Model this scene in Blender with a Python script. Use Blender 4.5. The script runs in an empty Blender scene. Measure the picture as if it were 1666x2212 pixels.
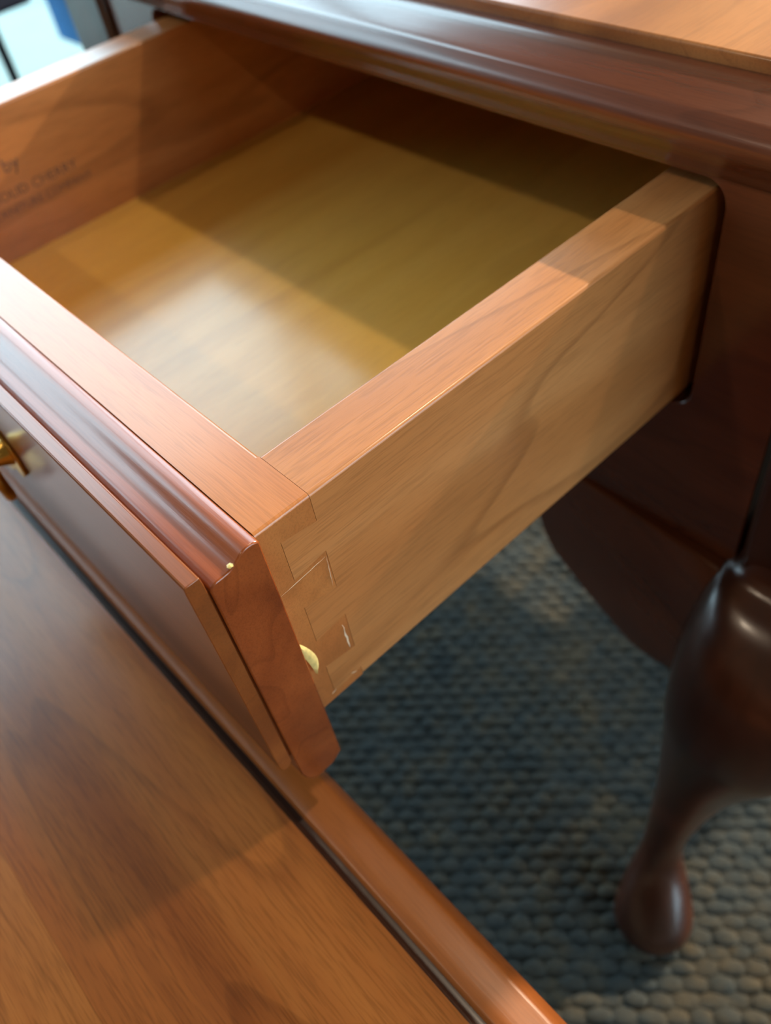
import bpy, bmesh, math, random
from mathutils import Vector, Matrix
random.seed(7)
C = bpy.context.scene.collection
sc = bpy.context.scene
ZO = 0.50                       # carpet is z = 0; the drawer rim lies 0.50 m above it

# ------------------------------------------------------------------ camera
cam_d = bpy.data.cameras.new('camera'); cam = bpy.data.objects.new('camera', cam_d); C.objects.link(cam)
right = Vector((0.6743, 0.7262, -0.1340)); down = Vector((0.4919, -0.5771, -0.6519)); fwd = Vector((-0.5507, 0.3737, -0.7464))
Mc = Matrix((right, -down, -fwd)).transposed().to_4x4()
Mc.translation = Vector((0.1349, -0.2483, 0.1560 + ZO))
cam.matrix_world = Mc
cam_d.sensor_fit = 'VERTICAL'; cam_d.sensor_height = 36.0
cam_d.lens = 1801.25 / 2212 * 36.0
cam_d.clip_start = 0.005
cam_d.dof.use_dof = True; cam_d.dof.focus_distance = 0.222; cam_d.dof.aperture_fstop = 9.5
sc.camera = cam

# ------------------------------------------------------------------ sky, exposure, view
w = bpy.data.worlds.new('sky'); sc.world = w; w.use_nodes = True
bgn = w.node_tree.nodes['Background']
bgn.inputs[0].default_value = (0.66, 0.86, 1.0, 1); bgn.inputs[1].default_value = 7.0
sc.view_settings.view_transform = 'Standard'; sc.view_settings.look = 'None'
sc.view_settings.gamma = 1.0; sc.view_settings.use_curve_mapping = False
sc.view_settings.exposure = 0.12

# ceiling lamps: (x, y, watts)
LAMPS = [(0.30, 1.05, 21), (0.30, 4.2, 700), (-0.9, 4.2, 50), (-0.7, -1.9, 12), (1.7, -1.9, 8), (1.7, 1.05, 6)]
LAMP_COL = (1.0, 0.80, 0.58)

# ------------------------------------------------------------------ node helpers
def nt(m):
    m.use_nodes = True
    t = m.node_tree; t.nodes.clear(); return t
def principled(t):
    o = t.nodes.new('ShaderNodeOutputMaterial'); b = t.nodes.new('ShaderNodeBsdfPrincipled')
    t.links.new(b.outputs[0], o.inputs[0]); return b
def sl(c):      # sRGB 0-255 -> linear
    return tuple(((v/255)/12.92 if v/255 <= .04045 else ((v/255+.055)/1.055)**2.4) for v in c) + (1,)
def math_n(t, op, a, b=None):
    n = t.nodes.new('ShaderNodeMath'); n.operation = op
    for i, v in enumerate((a, b)):
        if v is None: continue
        if isinstance(v, (int, float)): n.inputs[i].default_value = v
        else: t.links.new(v, n.inputs[i])
    return n.outputs[0]
def ramp(t, fac, stops):
    n = t.nodes.new('ShaderNodeValToRGB'); e = n.color_ramp.elements
    while len(e) < len(stops): e.new(.5)
    for k, (p, c) in zip(e, stops): k.position = p; k.color = c
    t.links.new(fac, n.inputs[0]); return n.outputs[0]
def mixc(t, mode, fac, a, b):
    n = t.nodes.new('ShaderNodeMix'); n.data_type = 'RGBA'; n.blend_type = mode
    for s, v in ((0, fac), (6, a), (7, b)):
        if isinstance(v, (int, float)): n.inputs[s].default_value = v
        elif isinstance(v, tuple): n.inputs[s].default_value = v
        else: t.links.new(v, n.inputs[s])
    return n.outputs[2]
def noise(t, vec, scale, detail=3, rough=.5, dist=0):
    n = t.nodes.new('ShaderNodeTexNoise'); t.links.new(vec, n.inputs['Vector'])
    n.inputs['Scale'].default_value = scale; n.inputs['Detail'].default_value = detail
    n.inputs['Roughness'].default_value = rough; n.inputs['Distortion'].default_value = dist
    return n.outputs['Fac']

def wood(name, dark, mid, light, axis, seed=0.0, rough=.3, coat=.25, line=.35, lines=7, pore=.25, stretch=.14, size=26, bump=.02, spec=.5, streak=.35):
    m = bpy.data.materials.new(name); t = nt(m); b = principled(t)
    tc = t.nodes.new('ShaderNodeTexCoord'); oi = t.nodes.new('ShaderNodeObjectInfo')
    off = t.nodes.new('ShaderNodeVectorMath'); off.operation = 'SCALE'
    off.inputs[0].default_value = (3.1, 5.7, 2.3); t.links.new(oi.outputs['Random'], off.inputs['Scale'])
    add = t.nodes.new('ShaderNodeVectorMath'); t.links.new(tc.outputs['Object'], add.inputs[0]); t.links.new(off.outputs[0], add.inputs[1])
    def mp(along, across):
        n = t.nodes.new('ShaderNodeMapping'); s = [across]*3; s['xyz'.index(axis)] = along
        n.inputs['Scale'].default_value = s; n.inputs['Location'].default_value = (seed, seed*1.7, seed*.6)
        t.links.new(add.outputs[0], n.inputs[0]); return n.outputs[0]
    v = mp(stretch, 1.0)
    fig = noise(t, v, size, 3, .5, .6)
    col = ramp(t, fig, [(.28, sl(dark)), (.5, sl(mid)), (.74, sl(light))])
    # growth lines: contours of a slow field
    fld = noise(t, mp(stretch*1.6, 1.0), size*.42, 2, .45, .9)
    fr = math_n(t, 'FRACT', math_n(t, 'MULTIPLY', fld, lines))
    ln = ramp(t, fr, [(0, (1, 1, 1, 1)), (.86, (.96, .95, .94, 1)), (.955, (1-line*1.3, 1-line*1.5, 1-line*1.6, 1)), (.985, (1-line, 1-line, 1-line, 1)), (1, (1, 1, 1, 1))])
    col = mixc(t, 'MULTIPLY', .55, col, ln)
    band = noise(t, mp(.03, 1.0), 60, 2, .5, 0)
    col = mixc(t, 'MULTIPLY', streak, col, ramp(t, band, [(.3, (.55, .5, .45, 1)), (.6, (1, 1, 1, 1))]))
    po = noise(t, mp(.045, 1.0), 1500, 2, .6, 0)
    pr = ramp(t, po, [(.36, (1-pore, 1-pore*1.05, 1-pore*1.1, 1)), (.52, (1, 1, 1, 1))])
    col = mixc(t, 'MULTIPLY', 1.0, col, pr)
    t.links.new(col, b.inputs['Base Color'])
    b.inputs['Roughness'].default_value = rough; b.inputs['Specular IOR Level'].default_value = spec
    b.inputs['Coat Weight'].default_value = coat; b.inputs['Coat Roughness'].default_value = .16
    if bump:
        bn = t.nodes.new('ShaderNodeBump'); bn.inputs['Strength'].default_value = bump*5; bn.inputs['Distance'].default_value = .0004
        t.links.new(po, bn.inputs['Height']); t.links.new(bn.outputs[0], b.inputs['Normal'])
    return m

def plain(name, col, rough=.5, metal=0, nscale=40, var=.12, bump=0, spec=.5):
    m = bpy.data.materials.new(name); t = nt(m); b = principled(t)
    tc = t.nodes.new('ShaderNodeTexCoord')
    f = noise(t, tc.outputs['Object'], nscale, 4, .55)
    c = sl(col); lo = tuple(v*(1-var) for v in c[:3])+(1,); hi = tuple(min(1, v*(1+var)) for v in c[:3])+(1,)
    t.links.new(ramp(t, f, [(.3, lo), (.7, hi)]), b.inputs['Base Color'])
    b.inputs['Roughness'].default_value = rough; b.inputs['Metallic'].default_value = metal; b.inputs['Specular IOR Level'].default_value = spec
    if bump:
        bn = t.nodes.new('ShaderNodeBump'); bn.inputs['Strength'].default_value = bump; bn.inputs['Distance'].default_value = .002
        t.links.new(f, bn.inputs['Height']); t.links.new(bn.outputs[0], b.inputs['Normal'])
    return m

# ------------------------------------------------------------------ mesh helpers (coordinates: drawer rim z = 0, raised by ZO on build)
def finish(name, bm, mat, parent=None, bevel=0, seg=2, smooth=None, lift=True, edges=None):
    if lift: bmesh.ops.translate(bm, vec=(0, 0, ZO), verts=bm.verts)
    bmesh.ops.recalc_face_normals(bm, faces=bm.faces)
    me = bpy.data.meshes.new(name); bm.to_mesh(me); bm.free()
    return link(name, me, mat, parent, bevel, seg, smooth, edges)
def link(name, me, mat, parent=None, bevel=0, seg=2, smooth=None, edges=None):
    if mat: me.materials.append(mat)
    o = bpy.data.objects.new(name, me); C.objects.link(o)
    if parent:
        o.parent = parent
        o.matrix_parent_inverse = Matrix.Translation(-world_loc(parent))
    if smooth is not None:
        me.shade_smooth()
        if smooth: me.set_sharp_from_angle(angle=math.radians(smooth))
    if bevel:
        md = o.modifiers.new('bevel', 'BEVEL'); md.width = bevel; md.segments = seg; md.limit_method = 'ANGLE'; md.angle_limit = math.radians(32)
        md.harden_normals = False
        if edges:
            md.limit_method = 'WEIGHT'
            at = me.attributes.new('bevel_weight_edge', 'FLOAT', 'EDGE')
            for e in me.edges:
                a_, b_ = (me.vertices[i].co-Vector((0, 0, ZO)) for i in e.vertices)
                at.data[e.index].value = 1.0 if edges(a_, b_) else 0.0
        if smooth is None: me.shade_smooth(); me.set_sharp_from_angle(angle=math.radians(40))
    return o
def world_loc(o):
    v = Vector(o.location)
    return v if o.parent is None else v
def thing(name, label, cat, loc=(0, 0, 0), group=None):
    o = bpy.data.objects.new(name, None); C.objects.link(o); o.location = loc; o.empty_display_size = .1
    o['label'] = label; o['category'] = cat
    if group: o['group'] = group
    return o
def box(bm, x0, x1, y0, y1, z0, z1):
    vs = [bm.verts.new(p) for p in ((x0,y0,z0),(x1,y0,z0),(x1,y1,z0),(x0,y1,z0),(x0,y0,z1),(x1,y0,z1),(x1,y1,z1),(x0,y1,z1))]
    for f in ((0,1,2,3),(4,5,6,7),(0,1,5,4),(1,2,6,5),(2,3,7,6),(3,0,4,7)): bm.faces.new([vs[i] for i in f])
def boxo(name, mat, parent, x0, x1, y0, y1, z0, z1, bevel=.001, seg=2):
    bm = bmesh.new(); box(bm, x0, x1, y0, y1, z0, z1); return finish(name, bm, mat, parent, bevel, seg)
def prism_x(bm, prof, x0, x1):      # prof: (y, z)
    a = [bm.verts.new((x0, y, z)) for y, z in prof]; b = [bm.verts.new((x1, y, z)) for y, z in prof]
    n = len(prof)
    for i in range(n): bm.faces.new((a[i], a[(i+1) % n], b[(i+1) % n], b[i]))
    bm.faces.new(a); bm.faces.new(b)
def fill_prism(bm, loops, to3, depth):   # loops of 2D points (outer first, then holes), to3(u, v, d)
    allv = []
    for d in (0, depth):
        es = []; lv = []
        for lp in loops:
            vs = [bm.verts.new(to3(u, v, d)) for u, v in lp]; lv.append(vs)
            es += [bm.edges.new((vs[i], vs[(i+1) % len(vs)])) for i in range(len(vs))]
        bmesh.ops.triangle_fill(bm, use_beauty=True, use_dissolve=True, edges=es)
        allv.append(lv)
    for l0, l1 in zip(*allv):
        n = len(l0)
        for i in range(n): bm.faces.new((l0[i], l0[(i+1) % n], l1[(i+1) % n], l1[i]))
def sweep_rect(bm, prof, x0, x1, y0, y1):   # prof: (outward offset, z); closed loop of 4 mitred corners
    rings = []
    for sx, sy, cx, cy in ((-1,-1,x0,y0),(1,-1,x1,y0),(1,1,x1,y1),(-1,1,x0,y1)):
        rings.append([bm.verts.new((cx+sx*o, cy+sy*o, z)) for o, z in prof])
    for k in range(4):
        a, b = rings[k], rings[(k+1) % 4]
        for i in range(len(prof)-1): bm.faces.new((a[i], a[i+1], b[i+1], b[i]))
def loft(bm, secs, n=24, power=2.0):       # secs: (z, x, y, r[, rx_scale])
    rings = []
    for s in secs:
        z, x, y, r = s[:4]; pw = s[4] if len(s) > 4 else power
        ring = []
        for k in range(n):
            a = 2*math.pi*k/n; c_, s_ = math.cos(a), math.sin(a)
            q = (abs(c_)**pw+abs(s_)**pw)**(-1/pw)
            ring.append(bm.verts.new((x+r*q*c_, y+r*q*s_, z)))
        rings.append(ring)
    for a, b in zip(rings, rings[1:]):
        for k in range(n): bm.faces.new((a[k], a[(k+1) % n], b[(k+1) % n], b[k]))
    bm.faces.new(rings[0]); bm.faces.new(rings[-1])
def spline(pts, sub):                        # Catmull-Rom over tuples
    out = []
    P = [pts[0]]+list(pts)+[pts[-1]]
    for i in range(1, len(P)-2):
        p0, p1, p2, p3 = P[i-1:i+3]
        for k in range(sub):
            t = k/sub
            out.append(tuple(.5*((2*b)+(-a+c)*t+(2*a-5*b+4*c-d)*t*t+(-a+3*b-3*c+d)*t**3) for a, b, c, d in zip(p0, p1, p2, p3)))
    out.append(tuple(pts[-1])); return out
def tube(bm, path, r, n=10):
    P = [Vector(p) for p in path]; rings = []
    for i, p in enumerate(P):
        d = (P[min(i+1, len(P)-1)]-P[max(i-1, 0)]).normalized()
        u = d.orthogonal().normalized() if i == 0 else (u-d*u.dot(d)).normalized()
        v = d.cross(u); rr = r[i] if isinstance(r, (list, tuple)) else r
        rings.append([bm.verts.new(p+(u*math.cos(2*math.pi*k/n)+v*math.sin(2*math.pi*k/n))*rr) for k in range(n)])
    for a, b in zip(rings, rings[1:]):
        for k in range(n): bm.faces.new((a[k], a[(k+1) % n], b[(k+1) % n], b[k]))
    bm.faces.new(rings[0]); bm.faces.new(rings[-1])

# ------------------------------------------------------------------ materials
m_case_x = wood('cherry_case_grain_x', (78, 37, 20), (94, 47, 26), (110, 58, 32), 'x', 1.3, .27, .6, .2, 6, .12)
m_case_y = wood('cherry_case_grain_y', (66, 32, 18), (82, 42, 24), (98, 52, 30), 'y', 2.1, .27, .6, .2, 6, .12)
m_case_z_shaded = wood('cherry_case_grain_z_shaded', (52, 26, 17), (66, 34, 22), (80, 42, 26), 'z', 3.7, .30, .3, .2, 5, .12)  # same cherry as the case, darkened to stand for shade on posts and legs
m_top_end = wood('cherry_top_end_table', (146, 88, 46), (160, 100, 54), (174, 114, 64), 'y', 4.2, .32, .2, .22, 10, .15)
m_side = wood('cherry_drawer_side', (175, 112, 61), (189, 125, 71), (201, 140, 86), 'y', 5.1, .33, .35, .32, 6, .18, stretch=.12)
m_boxfront = wood('cherry_drawer_front_board', (172, 104, 54), (186, 117, 62), (196, 130, 72), 'x', 6.4, .30, .5, .12, 6, .14, stretch=.08)
m_lip = wood('cherry_drawer_lip', (116, 52, 22), (136, 66, 28), (154, 80, 36), 'x', 7.7, .24, .5, .2, 6, .12, stretch=.08)
m_face = wood('cherry_drawer_face', (112, 56, 22), (130, 70, 28), (148, 84, 38), 'x', 8.9, .30, .6, .2, 6, .12, stretch=.08)
m_floor_panel = wood('maple_drawer_bottom', (196, 148, 62), (208, 162, 74), (218, 174, 88), 'y', 9.5, .32, .55, .1, 6, .1, stretch=.08, streak=.15)
m_ct_board = wood('cherry_coffee_table_board', (128, 68, 26), (154, 88, 36), (176, 110, 50), 'x', 10.3, .26, .2, .3, 8, .25, stretch=.06)
m_ct_edge = wood('cherry_coffee_table_edge', (118, 58, 22), (140, 76, 30), (156, 90, 40), 'x', 11.8, .36, .08, .15, 6, .14, stretch=.06)
m_ct_edge_y = wood('cherry_coffee_table_edge_y', (118, 58, 22), (140, 76, 30), (156, 90, 40), 'y', 12.8, .36, .08, .15, 6, .14, stretch=.06)
m_glaze = wood('dark_glaze', (40, 19, 12), (48, 24, 14), (56, 28, 16), 'x', 14.1, .4, .1, .2, 6, .1)
m_raw_shaded = plain('raw_case_interior_shaded', (70, 46, 30), .8, 0, 30, .25)  # dark tone puts the shade inside the drawer opening into the colour
m_brass = plain('aged_brass', (196, 158, 78), .28, 1.0, 60, .3)
m_ink = plain('stamp_ink', (98, 74, 64), .6)
m_chip = plain('pale_wood_splinter', (226, 204, 132), .4, 0, 300, .2)
m_scratch = plain('scratch_raw_wood', (226, 200, 172), .6, 0, 300, .15)
m_wall = plain('painted_wall', (136, 124, 108), .8, 0, 6, .04)
m_ceil = plain('ceiling_paint', (150, 144, 134), .9, 0, 8, .03)
m_frame = plain('dark_window_frame', (30, 36, 48), .4, .3)
m_pave = plain('grey_paving', (122, 136, 132), .9, 0, 4, .06)
m_navy = plain('navy_fabric', (24, 38, 66), .85, 0, 200, .2, .3)
m_blue = plain('blue_fabric', (30, 112, 172), .85, 0, 200, .15, .3)
m_legmetal = plain('dark_metal', (28, 32, 40), .35, .8)
m_white_trim = plain('white_metal_trim', (230, 230, 226), .4)

m_glass = bpy.data.materials.new('window_glass'); t = nt(m_glass)
o_ = t.nodes.new('ShaderNodeOutputMaterial'); mx = t.nodes.new('ShaderNodeMixShader'); tr = t.nodes.new('ShaderNodeBsdfTransparent'); gl = t.nodes.new('ShaderNodeBsdfGlossy')
tr.inputs[0].default_value = (.94, .98, .98, 1); gl.inputs['Roughness'].default_value = .02; mx.inputs[0].default_value = .06
t.links.new(tr.outputs[0], mx.inputs[1]); t.links.new(gl.outputs[0], mx.inputs[2]); t.links.new(mx.outputs[0], o_.inputs[0])

m_bulb = bpy.data.materials.new('lamp_diffuser'); t = nt(m_bulb)
o_ = t.nodes.new('ShaderNodeOutputMaterial'); e_ = t.nodes.new('ShaderNodeEmission'); e_.inputs[0].default_value = LAMP_COL+(1,); e_.inputs[1].default_value = 8
t.links.new(e_.outputs[0], o_.inputs[0])

# carpet: per-loop colour from world position
def carpet_mat(name, bumpy):
    m = bpy.data.materials.new(name); t = nt(m); b = principled(t)
    tc = t.nodes.new('ShaderNodeTexCoord')
    big = noise(t, tc.outputs['Object'], 9, 3, .6)
    mid = noise(t, tc.outputs['Object'], 45, 3, .6)
    fine = noise(t, tc.outputs['Object'], 700, 3, .6)
    mix_ = math_n(t, 'ADD', math_n(t, 'MULTIPLY', big, .42), math_n(t, 'MULTIPLY', mid, .58))
    col = ramp(t, mix_, [(.36, sl((54, 62, 64))), (.46, sl((66, 71, 70))), (.54, sl((74, 74, 68))), (.63, sl((86, 80, 67)))])
    col = mixc(t, 'MULTIPLY', 1, col, ramp(t, fine, [(.3, (.55, .55, .55, 1)), (.65, (1.1, 1.1, 1.1, 1))]))
    t.links.new(col, b.inputs['Base Color']); b.inputs['Roughness'].default_value = .95; b.inputs['Specular IOR Level'].default_value = .15
    bn = t.nodes.new('ShaderNodeBump'); bn.inputs['Strength'].default_value = .6; bn.inputs['Distance'].default_value = .0015
    t.links.new(fine, bn.inputs['Height']); t.links.new(bn.outputs[0], b.inputs['Normal'])
    return m
m_carpet = carpet_mat('carpet_backing', True); m_loops = carpet_mat('carpet_loop_pile', False)

# ------------------------------------------------------------------ room shell
X0, X1, Y0, Y1, H = -1.65, 2.30, -3.4, 5.6, 2.75
def struct(o): o['kind'] = 'structure'; return o
def sbox(name, mat, *a, parent=None, bevel=0):
    bm = bmesh.new(); box(bm, *a); o = finish(name, bm, mat, parent, bevel, lift=False)
    if parent is None: struct(o)
    return o
sbox('floor', m_carpet, X0-.1, X1+.1, Y0-.1, Y1+.1, -.06, 0)
sbox('ceiling', m_ceil, X0-.1, X1+.1, Y0-.1, Y1+.1, H, H+.08)
sbox('wall_front', m_wall, X0, X1, Y0-.1, Y0, 0, H)
sbox('wall_back', m_wall, X0, X1, Y1, Y1+.1, 0, H)
# left wall: storefront glazing almost to the floor
WY0, WY1, WZ0, WZ1 = -1.4, 1.9, .03, 2.1
win_n = 0
def glazed_wall(name, xin, out, y0, y1, z0, z1, bays):      # out = -1 / +1: direction of the outdoors
    global win_n
    xo = xin if out > 0 else xin-.1
    bm = bmesh.new()
    fill_prism(bm, [[(Y0, 0), (Y1, 0), (Y1, H), (Y0, H)], [(y0, z0), (y1, z0), (y1, z1), (y0, z1)]], lambda u, v, d: (xo+d, u, v), .1)
    struct(finish(name, bm, m_wall, lift=False))
    bw = (y1-y0)/bays; xf = xo+.02; fw = .03
    for k in range(bays):
        a, b = y0+k*bw, y0+(k+1)*bw; win_n += 1
        bm = bmesh.new()
        fill_prism(bm, [[(a, z0), (b, z0), (b, z1), (a, z1)], [(a+fw, z0+fw), (b-fw, z0+fw), (b-fw, z1-fw), (a+fw, z1-fw)]], lambda u, v, d: (xf+d, u, v), .06)
        wn = struct(finish('window_%d' % win_n, bm, m_frame, lift=False))
        bm = bmesh.new(); box(bm, xf+.026, xf+.032, a+fw, b-fw, z0+fw, z1-fw)
        finish('glass_pane', bm, m_glass, wn, lift=False)
    pl = bpy.data.lights.new('window_portal', 'AREA'); pl.shape = 'RECTANGLE'; pl.size = z1-z0; pl.size_y = y1-y0; pl.cycles.is_portal = True
    po = bpy.data.objects.new('window_portal', pl); C.objects.link(po)
    po.location = (xin+out*.12, (y0+y1)/2, (z0+z1)/2); po.rotation_euler = (0, math.radians(90*out), 0)
glazed_wall('wall_left', X0, -1, WY0, WY1, WZ0, WZ1, 3)
glazed_wall('wall_right', X1, 1, -.25, 1.55, .03, 1.70, 2)
pv = sbox('ground_outside', m_pave, -16, 16, -14, 16, -.16, -.061)

# baseboards
sbox('baseboard_back', m_white_trim, X0, X1, Y1-.015, Y1, 0, .1)
sbox('baseboard_right', m_white_trim, X1-.015, X1, Y0, Y1-.016, 0, .1)

# ceiling lamps
where = ['above and behind the end table', 'far behind the end table on its right', 'far behind the end table near the windows', 'in front of the coffee table near the windows', 'in front of the coffee table on its right', 'to the right of the end table']
for (x, y, pw), wh in zip(LAMPS, where):
    th = thing('ceiling_lamp', 'round white recessed ceiling lamp ' + wh, 'lamp', (x, y, H), 'recessed ceiling lamps')
    bm = bmesh.new()
    n = 28; prof = [(.075, H-.002), (.082, H-.012), (.098, H-.010), (.104, H), (.075, H)]
    rings = [[bm.verts.new((x+r*math.cos(2*math.pi*k/n), y+r*math.sin(2*math.pi*k/n), z)) for r, z in prof] for k in range(n)]
    for k in range(n):
        a, b = rings[k], rings[(k+1) % n]
        for i in range(len(prof)): bm.faces.new((a[i], a[(i+1) % len(prof)], b[(i+1) % len(prof)], b[i]))
    finish('trim_ring', bm, m_white_trim, th, lift=False)
    bm = bmesh.new(); loft(bm, [(H-.001, x, y, .075), (H-.004, x, y, .074)], n); finish('diffuser', bm, m_bulb, th, lift=False)
    ld = bpy.data.lights.new('ceiling_lamp_light', 'AREA'); ld.shape = 'DISK'; ld.size = .13; ld.energy = pw; ld.color = LAMP_COL
    lo = bpy.data.objects.new('ceiling_lamp_light', ld); C.objects.link(lo); lo.location = (x, y, H-.015); lo.parent = th; lo.matrix_parent_inverse = Matrix.Translation(-Vector(th.location))

# ------------------------------------------------------------------ carpet loops (a staggered field of woven nubs)
def nub(bm_v, bm_f, cx, cy, ux, uy, a, b, h, ph):
    i0 = len(bm_v); n = 8
    for (rr, hh) in ((1.0, 0.0), (.82, .62), (.45, .95)):
        for k in range(n):
            t_ = 2*math.pi*k/n
            u = math.cos(t_)*a*rr; v = math.sin(t_)*b*rr - .18*b*math.cos(2*t_)*rr
            bm_v.append((cx+ux*u-uy*v, cy+uy*u+ux*v, .0006+h*hh))
    bm_v.append((cx, cy, .0006+h))
    for r in range(2):
        for k in range(n):
            bm_f.append((i0+r*n+k, i0+r*n+(k+1) % n, i0+(r+1)*n+(k+1) % n, i0+(r+1)*n+k))
    for k in range(n): bm_f.append((i0+2*n+k, i0+2*n+(k+1) % n, i0+3*n))
vs, fs = [], []
ang = math.radians(45); ux, uy = math.cos(ang), math.sin(ang)
PX, PY = .0165, .0098
for j in range(-110, 111):
    for i in range(-62, 63):
        u = (i+(.5 if j % 2 else 0))*PX; v = j*PY
        x = ux*u-uy*v+.12; y = uy*u+ux*v+.12
        if not (-.75 < x < .95 and -.75 < y < .95): continue
        nub(vs, fs, x+random.uniform(-.0008, .0008), y+random.uniform(-.0008, .0008), ux, uy, PX*.66*random.uniform(.8, 1.15), PY*.60*random.uniform(.8, 1.15), .0026*random.uniform(.5, 1.4), 0)
me = bpy.data.meshes.new('carpet_loops'); me.from_pydata(vs, [], fs); me.shade_smooth()
lp = link('carpet_loops', me, m_loops); lp['kind'] = 'stuff'; lp['label'] = 'blue-grey woven loop carpet pile under the tables'; lp['category'] = 'carpet'

# ------------------------------------------------------------------ END TABLE
W, T, L, TF, HD, ZF = .3581, .022, .1974, .0182, .0915, -.0755
SXR, SXL = .094, -.468           # side apron planes
YB = .58                         # back apron plane
ET = thing('end_table', 'dark cherry end table with its drawer pulled open and cabriole legs', 'table', ((SXL+SXR)/2, YB/2, 0))
ZT = .040
# top board and its stepped, rounded moulding
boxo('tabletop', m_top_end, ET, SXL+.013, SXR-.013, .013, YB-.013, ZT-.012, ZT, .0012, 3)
mprof = [(-.006, ZT-.0045), (.0008, ZT-.0045), (.0024, ZT-.0042)] + spline([(.0024, ZT-.0042), (.0080, ZT-.0050), (.0150, ZT-.0078), (.0205, ZT-.0105), (.0243, ZT-.0135), (.0252, ZT-.0165), (.0240, ZT-.0200), (.0210, ZT-.0235), (.0180, ZT-.0265), (.0160, ZT-.0305), (.0146, ZT-.0325)], 3)[1:] + [(.010, ZT-.0325), (-.006, ZT-.0325)]
bm = bmesh.new(); sweep_rect(bm, mprof, SXL+.013, SXR-.013, .013, YB-.013)
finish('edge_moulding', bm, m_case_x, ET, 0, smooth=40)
# front apron with the drawer opening
def rrect(x0, x1, z0, z1, r, n=6):
    pts = []
    for cx, cz, a0 in ((x1-r, z1-r, 0), (x0+r, z1-r, 90), (x0+r, z0+r, 180), (x1-r, z0+r, 270)):
        for k in range(n+1):
            a = math.radians(a0+90*k/n); pts.append((cx+r*math.cos(a), cz+r*math.sin(a)))
    return pts
GR = .042                        # right post groove, left mirrored
GL = SXL+(SXR-GR)
ZA = -.171                       # apron lower edge
bm = bmesh.new()
fill_prism(bm, [[(GL, ZA), (GR, ZA), (GR, .0075), (GL, .0075)], rrect(-.3646, .0062, -.0945, .0054, .009)], lambda u, v, d: (u, d, v), .019)
finish('apron', bm, m_case_x, ET, .0008)
# side and back aprons
for nm, a in (('side_apron', (SXR-.02, SXR-.002, .046, YB-.046)), ('side_apron', (SXL+.002, SXL+.02, .046, YB-.046)), ('back_apron', (GL, GR, YB-.02, YB-.002))):
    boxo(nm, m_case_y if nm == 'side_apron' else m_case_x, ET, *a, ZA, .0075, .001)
boxo('dust_panel', m_raw_shaded, ET, GL+.004, GR-.004, .0195, YB-.021, -.104, -.0955, 0)
for x in (-.3912, .0096): boxo('drawer_guide', m_raw_shaded, ET, x, x+.017, .0195, YB-.021, -.0955, -.02, 0)
# corner posts
def post(x0, x1, y0, y1):
    boxo('post', m_case_z_shaded, ET, x0, x1, y0, y1, ZA+.004, .0075, .004, 3)
PW = SXR-GR-.0028
post(GR+.0034, SXR+.004, -.005, .046); post(SXL-.004, GL-.0034, -.005, .046)
post(GR+.0034, SXR+.004, YB-.046, YB+.005); post(SXL-.004, GL-.0034, YB-.046, YB+.005)
# dark recess strip behind each front groove
# cabriole legs: z, x, y, r, squareness
LEG = [(-.150, .067, .018, .022, 5), (-.166, .067, .016, .025, 4), (-.172, .069, .008, .031, 3), (-.190, .074, -.002, .038, 2.6), (-.215, .078, -.010, .0425, 2.4), (-.245, .078, -.015, .041, 2.3), (-.275, .074, -.017, .0345, 2.2), (-.315, .0675, -.019, .026, 2.1), (-.355, .0635, -.022, .0195, 2), (-.400, .0610, -.027, .0145, 2), (-.428, .0615, -.032, .0128, 2), (-.445, .0650, -.038, .0155, 2), (-.460, .0710, -.047, .0210, 2), (-.475, .0765, -.055, .0255, 2), (-.486, .0785, -.058, .0260, 2), (-.4925, .0780, -.0575, .0225, 2), (-.4940, .0768, -.056, .019, 2), (-.4949, .0768, -.056, .0185, 2)]
bm = bmesh.new()
ls = spline(LEG, 3); ls = [(a, b, c, max(d, .008), e) for a, b, c, d, e in ls]
loft(bm, ls, 32)
leg = finish('leg', bm, m_case_z_shaded, ET, 0, smooth=55)
# knee brackets: bulging ears between apron and knee, built for the front right corner
def bracket(front=True):
    bm = bmesh.new()
    U = 14; V = 10; x0, x1 = -.076, .0415
    low = [(-.076, -.212), (-.070, -.232), (-.060, -.2440), (-.035, -.2530), (-.006, -.2570), (.010, -.2570), (.026, -.2490), (.0415, -.2400)]
    def zlow(x):
        for (a, za), (b, zb) in zip(low, low[1:]):
            if x <= b: return za+(zb-za)*(x-a)/(b-a)
        return low[-1][1]
    F, B = [], []
    for i in range(U+1):
        x = x0+(x1-x0)*i/U; g = max(0, (x-x0)/(x1-x0))**1.3; zb = zlow(x); rf, rb = [], []
        for k in range(V+1):
            s = k/V; z = ZA+(zb-ZA)*s
            y = -.001-g*(.006+.020*math.sin(min(1, s*1.15)*math.pi/2))
            rf.append(bm.verts.new((x, y, z))); rb.append(bm.verts.new((x, .016, z)))
        F.append(rf); B.append(rb)
    for i in range(U):
        for k in range(V):
            bm.faces.new((F[i][k], F[i+1][k], F[i+1][k+1], F[i][k+1])); bm.faces.new((B[i][k], B[i+1][k], B[i+1][k+1], B[i][k+1]))
        for k in (0, V): bm.faces.new((F[i][k], F[i+1][k], B[i+1][k], B[i][k]))
    for i in (0, U):
        for k in range(V): bm.faces.new((F[i][k], F[i][k+1], B[i][k+1], B[i][k]))
    if not front:      # mirror about the post diagonal: (x, y) -> side ear running back along +y
        for v in bm.verts:
            dx, dy = v.co.x-SXR, v.co.y
            v.co.x = SXR-dy; v.co.y = -dx-.030
    return bm
br = finish('knee_bracket', bracket(True), m_case_x, ET, .0012, smooth=40)
bs = finish('knee_bracket', bracket(False), m_case_y, ET, .0012, smooth=40)
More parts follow.
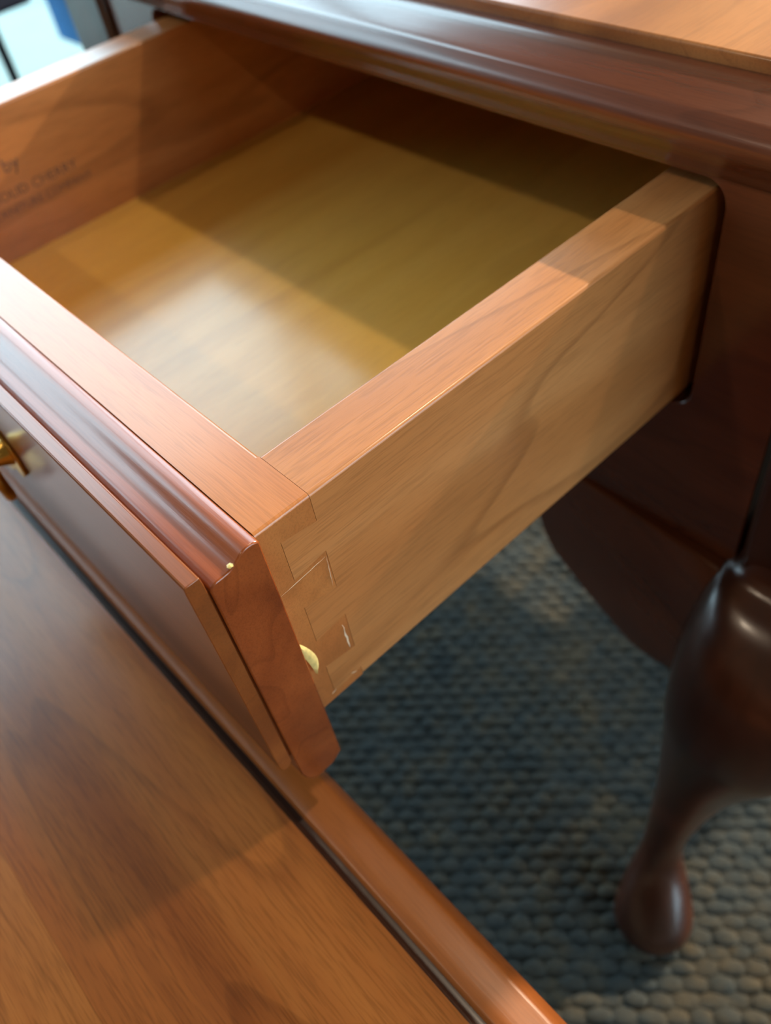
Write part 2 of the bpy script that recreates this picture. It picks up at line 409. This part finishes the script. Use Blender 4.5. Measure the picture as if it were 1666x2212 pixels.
def mirrored(o, mx, my):
    me = o.data.copy()
    for v in me.vertices:
        if mx: v.co.x = SXL+SXR-v.co.x
        if my: v.co.y = YB-v.co.y
    if mx != my: me.flip_normals()
    c = o.copy(); c.data = me; C.objects.link(c); return c
for mx_, my_ in ((1, 0), (0, 1), (1, 1)):
    for o in (leg, br, bs): mirrored(o, mx_, my_)

# ------------------------------------------------------------------ the drawer
YK = .27                          # rear end of the drawer
yj, yt = -L+TF, -.1912            # joint line of the pins, reach of the tails
# profile of the side's front end at x = 0: (z breaks) pins of the front board between the tails
pins = [(.0, -.0094), (-.0248, -.0395), (-.0563, -.0725), (-.0880, -HD)]
comb = []                         # from top to bottom along the front end of the side board: (y, z)
for i, (za, zb) in enumerate(pins):
    s = .0012
    comb += [(yj, za+(s if i else 0)), (yj, zb-(s if i < 3 else 0))]
    if i < len(pins)-1: comb += [(yt, zb+.0006), (yt, pins[i+1][0]-.0006)]
eps = .00012
bm = bmesh.new()                  # the box front board: full-width plank plus dovetail pins at each end
box(bm, -W+T, -T, -L, yj, -HD, 0)
for xa, xb in ((-T, 0), (-W, -W+T)):
    poly = [(-L, -HD)] + [(-L, 0)] + [(y-eps, z) for y, z in comb]
    fill_prism(bm, [poly], lambda u, v, d, xa=xa: (xa+d, u, v), xb-xa)
bmesh.ops.remove_doubles(bm, verts=bm.verts, dist=1e-6)
def rim(a, b):                    # long top edges and the outer ends of the corner pins
    return abs(a.z) < 1e-5 and abs(b.z) < 1e-5 and ((abs(a.y-yj) < 1e-4 and abs(b.y-yj) < 1e-4 and abs(a.x-b.x) > .1) or (abs(a.x-b.x) < 1e-6 and (abs(a.x) < 1e-6 or abs(a.x+W) < 1e-6)))
DR = finish('drawer', bm, m_boxfront, ET, .0011, 3, edges=rim)
DR['label'] = 'open drawer box of light cherry with dovetailed corners'
def sub(name, bm, mat, bevel=0, seg=2, smooth=None, edges=None):
    o = finish(name, bm, mat, None, bevel, seg, smooth, edges=edges)
    o.parent = DR
    return o
def side_poly(rev):
    p = [(y, z) for y, z in comb]
    return p+[(YK, -HD), (YK, 0)]
for xa, dd in ((0, -T), (-W, T)):
    bm = bmesh.new(); fill_prism(bm, [side_poly(0)], lambda u, v, d, xa=xa: (xa+d, u, v), dd)
    sub('drawer_side', bm, m_side, .0011, 3, edges=lambda a, b: abs(a.y-b.y) > .1)
bm = bmesh.new(); box(bm, -W+T+.0002, -T-.0002, YK-.018, YK-.001, -HD+.012, -.004); sub('drawer_back', bm, m_side, .001)
bm = bmesh.new(); box(bm, -W+T-.004, -T+.004, yj-.006, YK-.0185, ZF-.006, ZF); sub('drawer_bottom', bm, m_floor_panel)
# moulded lip board
XR, XL = .0024, -W-.0024
lip = [(-.1975, -.0003), (-.1980, .0001), (-.1992, .0007)] + spline([(-.1992, .0007), (-.2014, .0009), (-.2034, .0002), (-.2054, -.0013), (-.2076, -.0024), (-.2100, -.0027), (-.2122, -.0028), (-.2136, -.0036)], 3)[1:] + [(-.2142, -.0048), (-.2142, -.1130), (-.2134, -.1165)] + spline([(-.2134, -.1165), (-.2114, -.1205), (-.2085, -.1222), (-.2050, -.1222), (-.2020, -.1222)], 2)[1:] + [(-.1975, -.1185)]
bm = bmesh.new(); prism_x(bm, lip, XL, XR); sub('drawer_lip', bm, m_lip, .0005, 2, smooth=38)['label'] = 'red-brown moulded lip of the drawer front'
# shallow dark rebate and the raised face
bm = bmesh.new(); box(bm, XL+.002, XR-.002, -.2150, -.2142, -.100, -.0055); sub('rebate', bm, m_lip)
face = [(-.2148, -.0010), (-.2150, .0016), (-.2154, .0020), (-.2193, .0020), (-.2197, .0016), (-.2198, -.0010), (-.2198, -.0990), (-.2193, -.1015), (-.2180, -.1028), (-.2165, -.1025), (-.2150, -.1005)]
bm = bmesh.new(); prism_x(bm, face, XL+.0006, XR-.0004); sub('drawer_face', bm, m_face, .0004, 2, smooth=38)
# brass handle: shaped back plate, two posts and a hanging bail
hx, hz, fy = -.1800, -.0500, -.2198
bp = []
half = [(0, .019), (.010, .0175), (.016, .013), (.024, .0165), (.034, .018), (.041, .012), (.043, .004), (.0405, -.004), (.033, -.010), (.026, -.009), (.020, -.014), (.010, -.021), (0, -.0235)]
bp = half + [(-a, b) for a, b in half[::-1][1:-1]]
bm = bmesh.new(); fill_prism(bm, [[(hx+a, hz+b) for a, b in bp]], lambda u, v, d: (u, fy-d, v), .0016); sub('handle_plate', bm, m_brass, .0004, 2)
for sx in (-1, 1):
    bm = bmesh.new(); xk = hx+sx*.032
    pth = [(xk, fy-.0012, hz+.004), (xk, fy-.004, hz+.004), (xk, fy-.007, hz+.004), (xk, fy-.0105, hz+.004), (xk, fy-.0125, hz+.004)]
    tube(bm, pth, [.0062, .0048, .0034, .0046, .0030], 14); sub('handle_post', bm, m_brass, smooth=50)
bm = bmesh.new()
bail = spline([(hx-.0325, fy-.0095, hz+.004), (hx-.0345, fy-.0098, hz-.006), (hx-.029, fy-.0090, hz-.017), (hx-.014, fy-.0080, hz-.0225), (hx, fy-.0078, hz-.0240), (hx+.014, fy-.0080, hz-.0225), (hx+.029, fy-.0090, hz-.017), (hx+.0345, fy-.0098, hz-.006), (hx+.0325, fy-.0095, hz+.004)], 4)
tube(bm, bail, .0023, 10); sub('handle_bail', bm, m_brass, smooth=60)
# maker's stamp on the inner face of the left side
def stamp(body, y, z, size, roll, sx=1.0):
    cu = bpy.data.curves.new('stamp', 'FONT'); cu.body = body; cu.size = size; cu.align_x = 'CENTER'; cu.resolution_u = 2; cu.extrude = .00003
    tmp = bpy.data.objects.new('stamp_tmp', cu); C.objects.link(tmp)
    dg = bpy.context.evaluated_depsgraph_get(); me = bpy.data.meshes.new_from_object(tmp.evaluated_get(dg))
    bpy.data.objects.remove(tmp); bpy.data.curves.remove(cu)
    ca, sa = math.cos(roll), math.sin(roll)
    for v in me.vertices:
        a, b, d = v.co.x*sx, v.co.y, v.co.z
        v.co = Vector((-W+T+.00005+d, y+a*ca-b*sa, z+a*sa+b*ca+ZO))
    o = link('stamp_lettering', me, m_ink); o.parent = DR; return o
stamp('by', -.1205, -.0312, .0105, 0)
stamp('SOLID CHERRY', -.1120, -.0445, .0075, 0)
stamp('FURNITURE COMPANY', -.1120, -.0525, .0058, 0, 1.05)
# pale splinter lifting out of the joint behind the lip
bm = bmesh.new()
path = [(-.1974, -.0520, 0.0004), (-.1962, -.0560, .0014), (-.1953, -.0605, .0020), (-.1951, -.0650, .0021), (-.1955, -.0685, .0018)]
A, Bq = [], []
for i, (y, z, x) in enumerate(spline(path, 3)):
    wdt = .0013*math.sin(math.pi*min(1, (i+1.2)/13))+.0003
    A.append([bm.verts.new((x+dx, y+dy, z)) for dx, dy in ((-.0003, -wdt), (.0004, 0), (-.0003, wdt), (-.0006, 0))])
for a, b in zip(A, A[1:]):
    for k in range(4): bm.faces.new((a[k], a[(k+1) % 4], b[(k+1) % 4], b[k]))
bm.faces.new(A[0]); bm.faces.new(A[-1])
sub('splinter', bm, m_chip, smooth=60)['label'] = 'pale wood splinter sticking out of the joint'
# little bright nick on the lip corner
bm = bmesh.new(); bmesh.ops.create_icosphere(bm, subdivisions=1, radius=.00075, matrix=Matrix.Translation((XR-.0007, -.2068, -.0017)) @ Matrix.Diagonal((1.2, 1.4, .7, 1)))
sub('nick', bm, m_chip)
# scratches on the outer face of the right side
def scratch(p, q, wd, n=7):
    bm = bmesh.new(); a = Vector((.00002, *p)); b = Vector((.00002, *q)); nrm = Vector((0, -(b-a).z, (b-a).y)).normalized(); top, bot = [], []
    for i in range(n+1):
        c = a.lerp(b, i/n)+nrm*random.uniform(-.5, .5)*wd; h = wd*random.uniform(.3, 1)*(math.sin(math.pi*(i+.4)/(n+.8)))
        top.append(bm.verts.new(c+nrm*h)); bot.append(bm.verts.new(c-nrm*h))
    for i in range(n): bm.faces.new((top[i], top[i+1], bot[i+1], bot[i]))
    r = bmesh.ops.extrude_face_region(bm, geom=bm.faces[:]); bmesh.ops.translate(bm, vec=(.00005, 0, 0), verts=[v for v in r['geom'] if isinstance(v, bmesh.types.BMVert)])
    sub('scratch', bm, m_scratch)
scratch((-.1813, -.0590), (-.1808, -.0725), .00040)
scratch((-.1968, -.0275), (-.1800, -.0256), .00016, 12)
scratch((-.1797, -.0258), (-.1803, -.0390), .00012, 9)
scratch((-.1926, -.0880), (-.1905, -.0872), .00025)
scratch((-.1835, -.0860), (-.1812, -.0872), .00025)

# ------------------------------------------------------------------ COFFEE TABLE in the foreground
ZC = -.140; CYE = -.2246; CX0, CX1, CY0 = -.62, .52, -.86
CT = thing('coffee_table', 'low cherry coffee table with plank top and rounded edge below the drawer', 'table', ((CX0+CX1)/2, (CY0+CYE)/2, 0))
cuts = [CYE, -.3094, -.405, -.492, -.588, -.668, -.770, CY0]
for a, b in zip(cuts, cuts[1:]):
    boxo('board', m_ct_board, CT, CX0, CX1, b+.00004, a-.00004, ZC-.016, ZC, 0)
cprof = [(.0002, ZC-.0075), (.0040, ZC-.0068)] + spline([(.0040, ZC-.0068), (.0062, ZC-.0048), (.0100, ZC-.0048), (.0150, ZC-.0070), (.0195, ZC-.0095), (.0228, ZC-.0145), (.0238, ZC-.0190), (.0228, ZC-.0235), (.0200, ZC-.0265), (.0150, ZC-.0300)], 3)[1:] + [(-.006, ZC-.0300)]
bm = bmesh.new(); sweep_rect(bm, cprof, CX0, CX1, CY0, CYE); finish('edge_moulding', bm, m_ct_edge, CT, 0, smooth=40)
bm = bmesh.new(); sweep_rect(bm, [(-.0002, ZC-.0002), (.0006, ZC-.0008), (.0012, ZC-.0040), (.0026, ZC-.0062), (.0046, ZC-.0066)], CX0, CX1, CY0, CYE); finish('groove', bm, m_glaze, CT, 0, smooth=60)
boxo('apron', m_ct_edge, CT, CX0+.05, CX1-.05, CYE-.04, CYE-.022, ZC-.09, ZC-.0165)
boxo('apron', m_ct_edge, CT, CX0+.05, CX1-.05, CY0+.022, CY0+.04, ZC-.09, ZC-.0165)
boxo('apron', m_ct_edge_y, CT, CX0+.022, CX0+.04, CY0+.05, CYE-.05, ZC-.09, ZC-.0165)
boxo('apron', m_ct_edge_y, CT, CX1-.04, CX1-.022, CY0+.05, CYE-.05, ZC-.09, ZC-.0165)
for x, sx in ((CX0+.038, -1), (CX1-.038, 1)):
    for y, sy in ((CY0+.038, -1), (CYE-.038, 1)):
        bm = bmesh.new()
        loft(bm, [(max(-.4949, z_), x+sx*d, y+sy*d, r, pw) for z_, d, r, pw in spline([(ZC-.0165, 0, .022, 6), (ZC-.085, 0, .022, 6), (ZC-.11, .010, .030, 3), (ZC-.15, .008, .026, 2.4), (ZC-.22, -.002, .017, 2), (ZC-.29, -.006, .0135, 2), (ZC-.32, .0, .016, 2), (ZC-.345, .008, .024, 2), (ZC-.356, .008, .022, 2), (-.4949, .008, .019, 2)], 2)], 20)
        finish('leg', bm, m_ct_edge, CT, 0, smooth=55)

# ------------------------------------------------------------------ blurred blue chair against the window
def bx(name, mat, parent, x0, x1, y0, y1, z0, z1, bev=.006):
    bm = bmesh.new(); box(bm, x0, x1, y0, y1, z0, z1); return finish(name, bm, mat, parent, bev, 3, lift=False)
CH = thing('side_chair', 'blue and navy chair with thin dark legs in front of the bright window', 'chair', (-1.3, .05, 0))
bx('seat', m_navy, CH, -1.55, -1.20, -.20, .250, .312, .39, .012)
bx('side_panel', m_blue, CH, -1.50, -1.22, .376, .420, .172, .392, .004)
bx('armrest', m_navy, CH, -1.55, -1.20, .20, .425, .390, .425, .008)
bx('backrest', m_navy, CH, -1.61, -1.56, -.18, .25, .312, .82, .02)
for x, y in ((-1.21, .178), (-1.53, .178), (-1.21, -.17), (-1.53, -.17)):
    bx('leg', m_legmetal, CH, x-.006, x+.006, y-.006, y+.006, 0, .313, .002)
